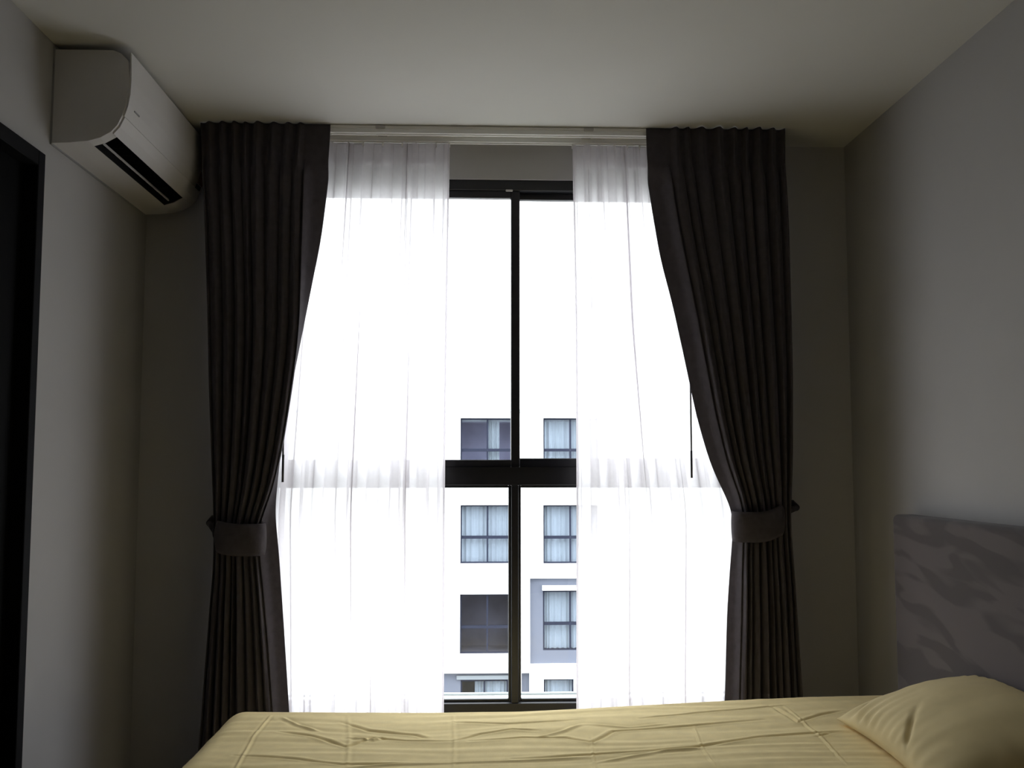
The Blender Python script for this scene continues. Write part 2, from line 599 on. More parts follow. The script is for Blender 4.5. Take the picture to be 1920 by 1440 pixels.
def dark_curtain(name, label, outer, fold, lead, n, seed, ztie, flip):
    rng = random.Random(seed)
    eo, ef, el = (edge_curve(c, YD - 0.02) for c in (outer, fold, lead))
    ph = fold_phase(n, rng)
    ph2 = fold_phase(n, random.Random(seed + 1), 0.25)
    amp = [rng.uniform(0.65, 1.15) for _ in range(n + 1)]
    uf = 0.86
    YC = YD - 0.024

    def fn(u, z):
        xo, xf, xl = eo(z), ef(z), el(z)
        head = smooth(ZTOP - HEAD - 0.07, ZTOP - HEAD + 0.01, z)
        tie = math.exp(-((z - ztie) / 0.16) ** 2)
        if u <= uf:
            s = u / uf
            p1 = ph(s)
            k = min(n - 1, int(p1))
            f = p1 - k
            lob = abs(math.sin(math.pi * f)) ** 0.75
            top = abs(math.sin(math.pi * f)) ** 3.4
            # a second, shallower order of folds that fades towards the heading
            low = 0.07 * math.sin(2 * math.pi * (1.7 * p1 + 0.5 * math.sin(2.2 * z + k)))
            A = (0.034 + 0.016 * smooth(2.2, 1.2, z)) * amp[k]
            A = A * (1 - 0.15 * head)
            y = YC - A * ((1 - head) * (lob + low * lob) + head * top) * (1 - 0.25 * tie)
            # bundles squeeze together at the tie
            wob = 0.012 * math.sin(2 * math.pi * (p1 / n) + 3.1 * z) * (1 - tie) * math.sin(math.pi * s)
            x = xo + (xf - xo) * (s + wob)
            ret = smooth(0.07, 0.0, s)
            y = y * (1 - ret) + (D - 0.012) * ret
        else:
            s = (u - uf) / (1 - uf)
            x = xf + (xl - xf) * s
            y = YC - 0.022 * math.exp(-(s / 0.25) ** 2) * (1 - head) + 0.040 * s * (1 - head)
            if s < 0.03:
                y -= 0.004
        return (x, y, z)

    us = np.concatenate([np.linspace(0, uf, 30 * n), np.linspace(uf, 1, 28)[1:]])
    zs = np.concatenate([np.linspace(0.012, ZTOP - 0.22, 150), np.linspace(ZTOP - 0.22, ZTOP, 30)[1:]])
    me = grid_mesh(name, fn, us, zs)
    e = empty(name, ((eo(1) + ef(1)) / 2, YD, 0.0), label, 'curtain', 'dark curtains tied back beside the window')
    o = link('fabric_panel', me, M['drape'], None, True)
    local(o, e)
    md = o.modifiers.new('cloth', 'SOLIDIFY')
    md.thickness = 0.0016
    md.offset = 0
    return eo, ef, el


# rows and columns read off the photograph, placed on the hanging plane
zt = PY(440, 1012, YD)[2]
L = dark_curtain(
    'dark_curtain', 'heavy grey-brown curtain beside the air conditioner, tied back to the left',
    [(225, 362), (300, 367), (450, 375), (700, 384), (900, 394), (985, 398), (1060, 397), (1200, 384), (1380, 368)],
    [(225, 578), (300, 570), (450, 566), (600, 563), (660, 558), (740, 547), (850, 529), (930, 510), (972, 490), (1000, 484), (1042, 488),
     (1100, 494), (1200, 503), (1330, 512)],
    [(225, 621), (320, 615), (440, 600), (560, 576), (640, 560), (740, 540), (850, 522), (930, 514), (965, 511), (1020, 518), (1080, 522),
     (1200, 530), (1330, 538)], 9, 21, zt, False)
zt_r = PY(1430, 985, YD)[2]
Rr = dark_curtain(
    'dark_curtain', 'heavy grey-brown curtain beside the headboard, tied back to the right',
    [(240, 1484), (320, 1483), (380, 1487), (450, 1489), (700, 1491), (880, 1486), (960, 1482), (1040, 1487), (1200, 1498), (1310, 1506)],
    [(240, 1252), (320, 1256), (400, 1268), (480, 1283), (570, 1302), (680, 1322), (780, 1341), (870, 1362), (930, 1384), (962, 1394),
     (1020, 1390), (1150, 1388), (1310, 1384)],
    [(240, 1211), (300, 1212), (380, 1224), (480, 1241), (570, 1265), (680, 1289), (780, 1310), (870, 1336), (930, 1364), (958, 1381),
     (1015, 1378), (1060, 1374), (1150, 1368), (1310, 1364)], 9, 33, zt_r, True)


def tieback(name, label, xo, xi, zc, h, slope, hook_x, hook_z):
    """cloth band round the gathered curtain, with its end loop on a wall hook"""
    e = empty(name, (hook_x, D - 0.01, hook_z), label, 'tieback', 'fabric tiebacks round the dark curtains')
    cx, a = (xo + xi) / 2, abs(xo - xi) / 2 + 0.006
    cy, b = YD - 0.024, 0.062
    sg = 1 if xo > xi else -1
    n, m = 72, 9
    verts, faces = [], []
    for i in range(n):
        t = 2 * math.pi * i / n
        ct, st = math.cos(t), math.sin(t)
        x = cx + a * math.copysign(abs(ct) ** 0.8, ct)
        y = cy + b * math.copysign(abs(st) ** 0.8, st)
        rise = slope * smooth(-0.2, 1.0, ct * sg)
        pinch = 1 - 0.45 * smooth(0.75, 1.0, ct * sg)
        for j in range(m):
            q = j / (m - 1) - 0.5
            bul = 0.004 * (1 - (2 * q) ** 2)
            verts.append((x + bul * ct, y + bul * st - 0.0015 * math.sin(5 * t + 6 * q), zc + rise + q * h * pinch))
    for i in range(n):
        for j in range(m - 1):
            p, r = i * m + j, ((i + 1) % n) * m + j
            faces.append((p, r, r + 1, p + 1))
    o = link('band', mesh('band', verts, faces), M['drape'], None, True)
    local(o, e)
    md = o.modifiers.new('cloth', 'SOLIDIFY')
    md.thickness = 0.004
    # crumpled end loop that reaches back to the hook
    xe = cx + sg * a
    bm = bmesh.new()
    path = [Vector((xe, cy + 0.01, zc + slope * 0.9)), Vector((xe + sg * 0.012, cy + 0.03, zc + slope + 0.02)),
            Vector((hook_x, cy + 0.09, hook_z - 0.02)), Vector((hook_x, D - 0.06, hook_z))]
    for p, q in zip(path[:-1], path[1:]):
        add_tube(bm, p, q, 0.013, 10, 0.010)
    o2 = bm_obj('end_loop', bm, M['drape'], e, True)
    bm = bmesh.new()
    add_tube(bm, (hook_x, D - 0.001, hook_z), (hook_x, D - 0.008, hook_z), 0.016, 16)
    add_tube(bm, (hook_x, D - 0.008, hook_z), (hook_x, D - 0.065, hook_z), 0.004, 10)
    add_tube(bm, (hook_x, D - 0.065, hook_z - 0.002), (hook_x, D - 0.065, hook_z + 0.022), 0.004, 10)
    bm_obj('wall_hook', bm, M['louver'], e)
    return e


YT = YD - 0.06
tieback('tieback', 'wide grey-brown cloth tieback round the curtain beside the air conditioner',
        PY(403, 1000, YT)[0], PY(490, 1000, YT)[0], PY(440, 1012, YT)[2], 0.112, 0.012, PY(408, 975, D)[0], PY(400, 968, D)[2])
tieback('tieback', 'wide grey-brown cloth tieback round the curtain beside the headboard',
        PY(1472, 980, YT)[0], PY(1382, 980, YT)[0], PY(1420, 988, YT)[2], 0.108, 0.028, PY(1475, 940, D)[0], PY(1484, 940, D)[2])


# ------------------------------------------------------------------ sheers
def sheer_curtain(name, label, outer, inner, n, seed):
    rng = random.Random(seed)
    eo, ei = edge_curve(outer, YS), edge_curve(inner, YS)
    ph = fold_phase(n, rng, 0.45)
    amp = [rng.uniform(0.7, 1.2) for _ in range(n + 1)]
    lean = [0.085 + 0.15 * rng.random() ** 1.6 for _ in range(n + 1)]
    ztop = H - 0.036

    def fn(u, z):
        p = ph(u)
        k = min(n - 1, int(p))
        f = p - k
        head = smooth(ztop - 0.10, ztop - 0.04, z)
        xo, xi = eo(z), ei(z)
        env = 0.5 + 0.5 * smooth(2.5, 1.9, z)
        A = 0.022 * amp[k] * env * (1 - 0.3 * head)
        y = YS - A * math.cos(2 * math.pi * f) + 0.004 * math.sin(7 * u + 2 * z)
        wpitch = (xi - xo) / n
        # folds lean over themselves, so the cloth doubles up along each one
        over = wpitch * (lean[k] + 0.02 * math.sin(3.3 * k + 0.8 * z)) * math.sin(4 * math.pi * f) * (0.75 + 0.25 * env)
        drift = 0.006 * math.sin(1.6 * z + 2.1 * k) * math.sin(math.pi * u)
        return (xo + (xi - xo) * u + over + drift, y, z)

    e = empty(name, ((eo(1) + ei(1)) / 2, YS, 0.0), label, 'sheer curtain', 'white sheers in front of the window')
    us = np.linspace(0, 1, 40 * n + 1)
    zs = np.concatenate([np.linspace(0.015, ztop - 0.16, 60), np.linspace(ztop - 0.16, ztop, 16)[1:]])
    o = link('sheer_panel', grid_mesh('sheer_panel', fn, us, zs), M['sheer'], None, True)
    local(o, e)
    # doubled heading tape along the top

    def tape(u, z):
        x, y, zz = fn(u, z)
        return (x, y + 0.003, zz)
    t = link('heading_tape', grid_mesh('heading_tape', tape, us[::2], np.linspace(ztop - 0.085, ztop - 0.002, 8)), M['sheer'], None, True)
    local(t, e)

    # folded hem down the leading edge: two more layers of the cloth
    hv, hf = [], []
    sg = 1 if eo(1) > ei(1) else -1
    zh = np.linspace(0.015, ztop - 0.002, 60)
    for z in zh:
        x, y, zz = fn(1, z)
        for q, (ox, oy) in enumerate(((0, 0), (-0.0012 * sg, -0.003), (0.005 * sg, -0.005), (0.006 * sg, 0.0035), (0.0005 * sg, 0.002))):
            hv.append((x + ox, y + oy, zz))
    for a in range(len(zh) - 1):
        for q in range(4):
            b = a * 5 + q
            hf.append((b, b + 1, b + 6, b + 5))
    t2 = link('side_hem', mesh('side_hem', hv, hf), M['sheer'], None, True)
    local(t2, e)
    for k in range(n + 1):
        x, y, z = fn(min(1, max(0, k / n)), ztop)
        bm = bmesh.new()
        add_box(bm, x - 0.003, x + 0.003, YS - 0.003, YS + 0.003, ztop - 0.012, H - 0.022, 0.001, 1)
        bm_obj('glider', bm, M['track'], e)


sheer_curtain('sheer_curtain', 'thin white sheer curtain hanging left of the window mullion',
              [(250, 560), (600, 530), (960, 500), (1330, 500)],
              [(250, 843), (360, 842), (600, 838), (900, 834), (1330, 832)], 9, 5)
sheer_curtain('sheer_curtain', 'thin white sheer curtain hanging right of the window mullion',
              [(250, 1300), (600, 1330), (960, 1400), (1310, 1400)],
              [(250, 1073), (360, 1074), (600, 1078), (900, 1080), (1330, 1080)], 9, 11)

# draw wands hanging from the leading curtains
def wand(label, px, py_end, Y):
    p0, p1 = PY(px, 700, Y), PY(px + 2, py_end, Y)
    e = empty('curtain_wand', (p0[0], Y, p1[2]), label, 'curtain wand')
    bm = bmesh.new()
    add_tube(bm, (p0[0], Y, H - 0.05), (p1[0], Y, p1[2] + 0.03), 0.0032, 10)
    bm_obj('rod', bm, M['wand'], e, True)
    bm = bmesh.new()
    add_tube(bm, (p1[0], Y, p1[2] + 0.10), (p1[0], Y, p1[2]), 0.0044, 10, 0.0040)
    bm_obj('grip', bm, M['wand'], e, True)
    bm = bmesh.new()
    add_tube(bm, (p0[0], Y, H - 0.05), (p0[0], Y, H - 0.031), 0.002, 8)
    bm_obj('hook', bm, M['track'], e, True)


wand('thin dark draw rod hanging beside the right-hand dark curtain', 1295, 896, YD + 0.055)
wand('thin dark draw rod peeping out beside the left-hand dark curtain', 528, 904, YD + 0.055)

# ------------------------------------------------------------------ air conditioner
YA0 = PXW(97, 180, XL)[1]
YA1 = D - 0.03
prof_px = [(99, 91), (150, 90), (195, 91), (213, 94), (227, 100), (236, 108), (241, 120), (242, 150), (240, 176), (236, 196), (229, 216),
           (220, 234), (208, 247), (187, 258), (165, 264), (130, 267), (92, 268)]
prof = []
for px, py in prof_px:
    p = PY(px, py, YA0)
    prof.append((max(p[0], XL + 0.001), min(p[2], H - 0.018)))
prof[0] = (XL + 0.001, prof[1][1])
prof[-1] = (XL + 0.001, prof[-1][1])
ac = empty('air_conditioner', (XL, (YA0 + YA1) / 2, prof[-1][1]),
           'white split air conditioner mounted high on the left wall', 'air conditioner')
SL0, SL1 = YA0 + 0.05, YA1 - 0.115          # outlet slot along the unit
I0, I1 = 12, 14                             # profile points bounding the slot
ys = [YA0, SL0, SL1, YA1]
verts, faces = [], []
n = len(prof)
for y in ys:
    verts += [(x, y, z) for x, z in prof]
for k in range(3):
    for i in range(n - 1):
        if k == 1 and I0 <= i < I1:
            continue
        a = k * n + i
        faces.append((a, a + n, a + n + 1, a + 1))
faces.append(tuple(range(n)))
faces.append(tuple(range(3 * n, 4 * n))[::-1])
o = link('casing', mesh('casing', verts, faces), M['white_plastic'], None)
local(o, ac)
# dark recess behind the slot
(x0, z0), (x1, z1) = prof[I0], prof[I1]
dx, dz = -0.045, 0.075
rv = []
for y in (SL0, SL1):
    rv += [(x0, y, z0), (x0 + dx, y, z0 + dz), (x1 + dx * 0.6, y, z1 + dz), (x1, y, z1)]
rf = [(0, 1, 5, 4), (1, 2, 6, 5), (2, 3, 7, 6), (0, 3, 2, 1), (4, 5, 6, 7)]
o = link('air_outlet', mesh('air_outlet', rv, rf), M['outlet_dark'], None)
local(o, ac)
# louver blade in the slot
mx, mz = x0 * 0.36 + x1 * 0.64, z0 * 0.36 + z1 * 0.64
bm = bmesh.new()
vs = []
for y in (SL0 + 0.004, SL1 - 0.03):
    for ddx, ddz in ((0.003, -0.002), (-0.001, -0.003), (-0.003, 0.004), (0.001, 0.005)):
        vs.append(bm.verts.new((mx + ddx, y, mz + ddz)))
for f in ((0, 1, 5, 4), (1, 2, 6, 5), (2, 3, 7, 6), (3, 0, 4, 7), (3, 2, 1, 0), (4, 5, 6, 7)):
    bm.faces.new([vs[i] for i in f])
bm_obj('louver', bm, M['louver'], ac)
for k in range(9):
    y = SL0 + (k + 0.5) * (SL1 - SL0) / 9
    box('fin', x1 - 0.02, x0 - 0.02, y - 0.001, y + 0.001, z1 + 0.030, z1 + 0.068, M['outlet_dark'], ac)


def shell(name, idx, off, y0, y1, mt, top_ext=0.0, bulge=True):
    """a plate following profile points idx, standing off the casing by off"""
    pts = [Vector((prof[i][0], 0, prof[i][1])) for i in idx]
    nrm = []
    for i in range(len(pts)):
        t = pts[min(i + 1, len(pts) - 1)] - pts[max(i - 1, 0)]
        nrm.append(Vector((-t.z, 0, t.x)).normalized())
    outp = [p + q * off for p, q in zip(pts, nrm)]
    inp = [p + q * 0.0005 for p, q in zip(pts, nrm)]
    if top_ext:
        outp[0] = outp[0] + Vector((0.001, 0, top_ext))
        inp[0] = inp[0] + Vector((0.003, 0, top_ext))
    ring = outp + inp[::-1]
    m = len(ring)
    v = [(p.x, y0, p.z) for p in ring] + [(p.x, y1, p.z) for p in ring]
    f = [(i, (i + 1) % m, m + (i + 1) % m, m + i) for i in range(m)]
    kk = len(pts)
    for i in range(kk - 1):
        f.append((i + 1, i, m - 1 - i, m - 2 - i))
        f.append((m + i, m + i + 1, m + m - 2 - i, m + m - 1 - i))
    bm = bmesh.new()
    bv = [bm.verts.new(p) for p in v]
    for q in f:
        bm.faces.new([bv[i] for i in q])
    return bm_obj(name, bm, mt, ac)


# outward normal points away from the wall
shell('front_panel', [6, 7, 8, 9, 10], 0.006, YA0 + 0.004, YA1 - 0.004, M['white_plastic'], 0.036)
shell('flap', [10, 11, 12], 0.005, YA0 + 0.012, YA1 - 0.05, M['white_plastic'])
pm = prof[9]
bm = bmesh.new()
add_box(bm, pm[0] + 0.004, pm[0] + 0.0085, YA0 + 0.055, YA0 + 0.10, pm[1] - 0.003, pm[1] + 0.001)
bm_obj('maker_mark', bm, M['grey_mark'], ac)
for ya, yb, pa, pb, mk in ((0.075, 0.012, 288, 322, 'sticker_brown'), (0.080, 0.020, 325, 347, 'sticker_brown'), (0.085, 0.03, 349, 356, 'sticker_dark')):
    za, zb_ = PY(365, pa, YA1 - 0.05)[2], PY(365, pb, YA1 - 0.05)[2]
    xs_ = [float(np.interp(q, [p[1] for p in prof[6:13]][::-1], [p[0] for p in prof[6:13]][::-1])) for q in (za, zb_)]
    vs = [(xs_[0] + 0.0055, za), (xs_[0] + 0.0085, za), (xs_[1] + 0.0085, zb_), (xs_[1] + 0.0055, zb_)]
    v = [(x, y, z) for y in (YA1 - ya, YA1 - yb) for x, z in vs]
    o = link('sticker', mesh('sticker', v, [(0, 1, 2, 3), (7, 6, 5, 4), (0, 4, 5, 1), (1, 5, 6, 2), (2, 6, 7, 3), (3, 7, 4, 0)]), M[mk])
    local(o, ac)
bm = bmesh.new()
add_box(bm, XL + 0.0005, XL + 0.006, YA0 - 0.002, YA1, prof[-1][1] - 0.004, prof[0][1] + 0.002)
bm_obj('mounting_plate', bm, M['grey_mark'], ac)

# ------------------------------------------------------------------ bed
HBX = XR - 0.085                              # front face of the headboard
HBY = PY(1676, 1100, 3.3)[1]
hy1 = (PXW(1675, 1100, HBX))[1]
hz = PXW(1680, 965, HBX)[2]
BZ = 0.545
BY1 = PZ(900, 1325, BZ)[1]                    # far edge of the mattress
BX0 = PZ(396, 1352, BZ)[0]
BX1 = HBX - 0.004
BY0 = BY1 - 1.58
bed = empty('bed', ((BX0 + BX1) / 2, (BY0 + BY1) / 2, 0), 'double bed with a grey velvet headboard against the right wall', 'bed')
bm = bmesh.new()
add_box(bm, HBX, XR - 0.003, hy1 - 1.62, hy1, 0.02, hz, 0.018, 4)
bm_obj('headboard', bm, M['velvet'], bed, True)
bm = bmesh.new()
add_box(bm, BX0 + 0.05, BX1 - 0.002, BY0 + 0.03, BY1 - 0.03, 0.09, 0.26, 0.01, 2)
bm_obj('bed_base', bm, M['bed_base'], bed)
for lx_ in (BX0 + 0.12, BX1 - 0.12):
    for ly_ in (BY0 + 0.12, BY1 - 0.12):
        bm = bmesh.new()
        add_tube(bm, (lx_, ly_, 0), (lx_, ly_, 0.09), 0.022, 14, 0.028)
        bm_obj('leg', bm, M['black_alu'], bed)
bm = bmesh.new()
add_box(bm, BX0 + 0.04, BX1 - 0.006, BY0 + 0.04, BY1 - 0.03, 0.262, BZ - 0.03, 0.04, 4)
bm_obj('mattress', bm, M['mattress'], bed, True)


# fitted sheet: one cloth over the top and down the sides, with its packing creases and pulls
def seg_dist(P, a, b):
    ab = b - a
    t = np.clip(((P - a) @ ab) / max(1e-9, ab @ ab), 0, 1)
    q = a + t[..., None] * ab
    return np.linalg.norm(P - q, axis=-1), t


creases = [
    # (points in the photograph, height, half width)  positive = ridge, negative = furrow
    ([(508, 1334), (475, 1372), (437, 1440)], 0.0050, 0.0055),
    ([(1470, 1328), (1500, 1352), (1545, 1392), (1590, 1440)], 0.0045, 0.006),
    ([(1300, 1358), (1315, 1398), (1345, 1440)], 0.0030, 0.006),
    ([(1108, 1370), (1112, 1410), (1118, 1440)], 0.0028, 0.006),
    ([(652, 1332), (655, 1375), (650, 1440)], 0.0020, 0.008),
    ([(850, 1332), (852, 1378), (850, 1440)], 0.0020, 0.007),
    ([(520, 1363), (585, 1370), (650, 1388), (700, 1372), (760, 1377), (850, 1378)], -0.0060, 0.010),
    ([(530, 1338), (560, 1352), (600, 1362)], 0.0050, 0.010),
    ([(640, 1345), (690, 1360), (780, 1366), (800, 1372)], -0.0060, 0.011),
    ([(655, 1372), (700, 1376), (720, 1371)], 0.006, 0.012),
    ([(440, 1407), (560, 1412), (640, 1421), (850, 1417)], -0.0050, 0.010),
    ([(640, 1428), (760, 1420), (1000, 1414), (1110, 1412)], 0.0045, 0.012),
    ([(850, 1345), (950, 1348), (1080, 1344)], -0.0040, 0.010),
    ([(850, 1378), (900, 1365), (960, 1358), (1010, 1361)], -0.0050, 0.009),
    ([(880, 1378), (980, 1372), (1060, 1374), (1110, 1384), (1150, 1366), (1290, 1360), (1430, 1352)], -0.0060, 0.010),
    ([(1010, 1372), (1060, 1362), (1090, 1352)], 0.005, 0.012),
    ([(960, 1410), (1100, 1407), (1300, 1399), (1420, 1385), (1520, 1380), (1600, 1377)], -0.0060, 0.010),
    ([(1110, 1422), (1250, 1404), (1310, 1402)], 0.0045, 0.012),
    ([(1440, 1325), (1480, 1348), (1495, 1358), (1540, 1345), (1580, 1338)], -0.0060, 0.010),
    ([(1200, 1345), (1300, 1337), (1400, 1332), (1480, 1326)], -0.0045, 0.010),
    ([(1100, 1352), (1180, 1360), (1250, 1355)], 0.004, 0.012),
    ([(1530, 1388), (1560, 1380), (1605, 1379)], -0.005, 0.009),
    ([(1310, 1310), (1450, 1316), (1600, 1308)], -0.003, 0.010),
]
CR = []
for pts, hgt, wd in creases:
    CR.append(([np.array(PZ(px, py, BZ + 0.012)[:2]) for px, py in pts], hgt * (0.62 if wd > 0.0082 else 0.5), wd * (0.6 if wd > 0.0082 else 0.62)))


def rounded(n_flat, lo, hi, r, drop, n_arc=9, n_side=6, start=True, end=True):
    """profile: pairs (coordinate, drop below the top)"""
    out = []
    if start:
        for k in range(n_side):
            out.append((lo, drop - (drop - r) * k / n_side))
        for k in range(n_arc):
            t = math.pi / 2 * k / n_arc
            out.append((lo + r * (1 - math.cos(t)), r * (1 - math.sin(t))))
    a = lo + r if start else lo
    b = hi - r if end else hi
    for k in n_flat:
        out.append((a + (b - a) * k, 0.0))
    if end:
        for k in range(1, n_arc + 1):
            t = math.pi / 2 * k / n_arc
            out.append((hi - r * (1 - math.cos(t)), r * (1 - math.cos(math.pi / 2 - (math.pi / 2 - t))) if False else r * (1 - math.cos(t)) if False else r - r * math.cos(t)))
        out = out[:-n_arc]
        for k in range(1, n_arc + 1):
            t = math.pi / 2 * k / n_arc
            out.append((hi - r + r * math.sin(t), r * (1 - math.cos(t))))
        for k in range(1, n_side + 1):
            out.append((hi, r + (drop - r) * k / n_side))
    return out


drop = BZ - 0.20
xp = rounded(np.linspace(0, 1, 800), BX0, BX1, 0.085, drop, 14, 6, True, False)
fl = np.concatenate([np.linspace(0, 0.5, 30), np.linspace(0.5, 1, 290)[1:]])
yp = rounded(fl, BY0, BY1, 0.055, drop, 12, 6, True, True)
X = np.array([p[0] for p in xp])
DX = np.array([p[1] for p in xp])
Y = np.array([p[0] for p in yp])
DYY = np.array([p[1] for p in yp])
GX, GY = np.meshgrid(X, Y)
GDX, GDY = np.meshgrid(DX, DYY)
Zs = BZ - np.minimum(np.sqrt(GDX ** 2 + GDY ** 2 + 0.6 * GDX * GDY), drop)
tx = np.clip((GX - 0.1) / 1.0, 0, 1)
Zs = Zs + 0.020 * tx * tx * (3 - 2 * tx) * np.clip(1 - np.maximum(GDX, GDY) / 0.2, 0, 1)
GYs = GY + 0.055 * np.clip(GX - 0.15, 0, 2) * np.clip((GY - BY0 - 0.5) / 0.8, 0, 1)
Zs = Zs - 0.010 * np.exp(-((GX + 0.1) / 0.35) ** 2) * (GDY < 0.02) * 0.5
P2 = np.stack([GX, GYs], -1)
mask = np.clip(1 - np.maximum(GDX, GDY) / 0.09, 0, 1)
disp = np.zeros_like(GX)
for pts, hgt, wd in CR:
    best = np.full(GX.shape, 9.0)
    fade = np.ones_like(GX)
    tot = len(pts) - 1
    for i in range(tot):
        d, t = seg_dist(P2, pts[i], pts[i + 1])
        cl = d < best
        best = np.where(cl, d, best)
        s = (i + t) / tot
        fade = np.where(cl, np.clip(np.minimum(s, 1 - s) * 5 + 0.25, 0, 1), fade)
    g = np.exp(-(best / wd) ** 2) - 0.45 * np.exp(-((best - 2 * wd) / (1.4 * wd)) ** 2)
    disp += hgt * g * fade
# fine pulls running along the bed
nz = np.zeros_like(GX)
vis = GYs > BY0 + 0.45
for j in range(GX.shape[0]):
    for i in range(0, GX.shape[1]):
        if vis[j, i]:
            x, y = GX[j, i], GYs[j, i]
            nz[j, i] = mnoise.noise(Vector((x * 2.2, y * 26 + 2.0 * mnoise.noise(Vector((x * 2.0, y * 3, 4.0))), 1.3))) * 0.0028 \
                + mnoise.noise(Vector((x * 1.3, y * 5, 7.7))) * 0.004 + mnoise.noise(Vector((x * 7, y * 11, 3.7))) * 0.0012
Zs = Zs + (disp + nz) * mask
ny, nx = GX.shape
verts = np.stack([GX, GYs, Zs], -1).reshape(-1, 3)
faces = [(j * nx + i, j * nx + i + 1, (j + 1) * nx + i + 1, (j + 1) * nx + i) for j in range(ny - 1) for i in range(nx - 1)]
sheet = link('bed_sheet', mesh('bed_sheet', verts, faces), M['sheet'], None, True)
tag(sheet, 'creased yellow cotton fitted sheet stretched over the bed', 'bed sheet')

# pillow leaning against the headboard
def pillow():
    e = empty('pillow', (1.18, 2.55, 0.60), 'plump yellow pillow lying against the grey headboard', 'pillow')
    a, b, T_ = 0.235, 0.36, 0.085
    nu, nv = 110, 150
    tilt, yaw = R(-14), R(-3)
    verts, faces = [], []

    def shape(u, v, side):
        # cushion outline: drawn-in sides, pointed corners
        x = a * u * (1 - 0.10 * (1 - v * v) * abs(u) ** 3)
        y = b * v * (1 - 0.06 * (1 - u * u) * abs(v) ** 3)
        e_ = max(0.0, (1 - u * u)) * max(0.0, (1 - v * v))
        t = T_ * e_ ** 0.42
        # gathers running in from the seams
        du, dv = 1 - abs(u), 1 - abs(v)
        wr = 0.0085 * (0.35 + 1.1 * smooth(0.1, 0.7, v)) * math.exp(-du / 0.22) * math.sin(38 * v + 4 * math.sin(3 * v) + 2.5 * u) * min(1, du * 12)
        wr += 0.0025 * math.exp(-dv / 0.16) * math.sin(17 * u + 3 * math.sin(4 * u)) * min(1, dv * 12)
        wr += 0.004 * mnoise.noise(Vector((u * 2.2 + v, v * 3.1, side * 3)))* min(1, e_ * 4)
        # one deep diagonal pull from the left seam
        c = (v + 0.20 - 0.75 * (u + 0.75))
        wr -= 0.014 * math.exp(-(c / 0.045) ** 2) * math.exp(-((u + 0.72) / 0.20) ** 2) * (side > 0)
        c = (v - 0.74 - 0.35 * (u + 0.8))
        wr -= 0.005 * math.exp(-(c / 0.035) ** 2) * math.exp(-((u + 0.78) / 0.15) ** 2) * (side > 0)
        z = side * (t + wr * min(1, e_ * 6 + 0.1)) + (0.02 if side > 0 else 0)* e_
        if side < 0:
            z *= 0.75
        return x, y, z

    for side in (1, -1):
        base = len(verts)
        for j in range(nv + 1):
            v = -math.cos(math.pi * j / nv)
            v = 0.55 * v + 0.45 * (2 * j / nv - 1)
            for i in range(nu + 1):
                u = -math.cos(math.pi * i / nu)
                u = 0.55 * u + 0.45 * (2 * i / nu - 1)
                x, y, z = shape(u, v, side)
                verts.append((x, y, z))
        for j in range(nv):
            for i in range(nu):
                q = base + j * (nu + 1) + i
                f = (q, q + 1, q + nu + 2, q + nu + 1)
                faces.append(f if side > 0 else f[::-1])
    me = mesh('pillow_cover', verts, faces)
    bm = bmesh.new()
    bm.from_mesh(me)
    bmesh.ops.remove_doubles(bm, verts=bm.verts, dist=0.0004)
    # place: lean, turn, keep off the bed and the headboard
    for vtx in bm.verts:
        x, y, z = vtx.co
        x2, z2 = x * math.cos(tilt) + z * math.sin(tilt), -x * math.sin(tilt) + z * math.cos(tilt)
        x3, y3 = x2 * math.cos(yaw) - y * math.sin(yaw), x2 * math.sin(yaw) + y * math.cos(yaw)
        X_, Y_, Z_ = 1.25 + x3, 2.56 + y3, 0.632 + z2
        Z_ -= 0.045 * smooth(0.5, 1.0, x / a) * smooth(0.55, 1.0, y / b)
        floor_z = BZ + 0.033
        if Z_ < floor_z:
            Z_ = floor_z - 0.0005 + 0.05 * (Z_ - floor_z) * 0
        lim = HBX - 0.006
        if X_ > lim - 0.03:
            o_ = X_ - (lim - 0.03)
            X_ = lim - 0.03 + 0.03 * math.tanh(o_ / 0.03)
        vtx.co = (X_, Y_, Z_)
    o = bm_obj('pillow_cover', bm, M['pillowcase'], e, True)
    return e


pillow()

# ------------------------------------------------------------------ outside: block of flats opposite
YB = 32.0
GZ = -9.5
bx0, bx1 = PY(520, 900, YB)[0], PY(1440, 900, YB)[0]
ztop = PY(960, 772, YB)[2]
bld = empty('apartment_building', ((bx0 + bx1) / 2, YB, GZ), 'white apartment block with black-framed windows across from the window', 'building')


def rect(px0, px1, py0, py1):
    a, b = PY(px0, py1, YB), PY(px1, py0, YB)
    return (a[0], b[0], a[2], b[2])


WIN = {
    'A1': rect(863, 965, 784, 892), 'B1': rect(1019, 1121, 784, 892),
    'A2': rect(863, 965, 947, 1057), 'B2': rect(1019, 1121, 947, 1057),
    'A3': rect(862, 965, 1114, 1227), 'B3': rect(1019, 1121, 1108, 1221),
}
REC = rect(994, 1150, 1084, 1246)              # grey recessed bay round B3
BANDL = rect(780, 956, 1262, 1310)             # ground band, left
BANDS = rect(978, 993, 1262, 1310)
PALE = rect(993, 1150, 1246, 1400)
holes = [WIN['A1'], WIN['B1'], WIN['A2'], WIN['B2'], WIN['A3'], REC,
         (rect(780, 956, 1262, 1400)), (rect(978, 993, 1262, 1400)), PALE]
holed_panel('facade_wall', (bx0, bx1, GZ, ztop), YB, YB + 0.30, holes, M['facade'], bld)
box('building_core', bx0, bx1, YB + 2.4, YB + 9, GZ, ztop, M['room_dark'], bld)
box('roof_slab', bx0, bx1, YB + 0.30, YB + 9, ztop - 0.3, ztop - 0.02, M['facade'], bld)
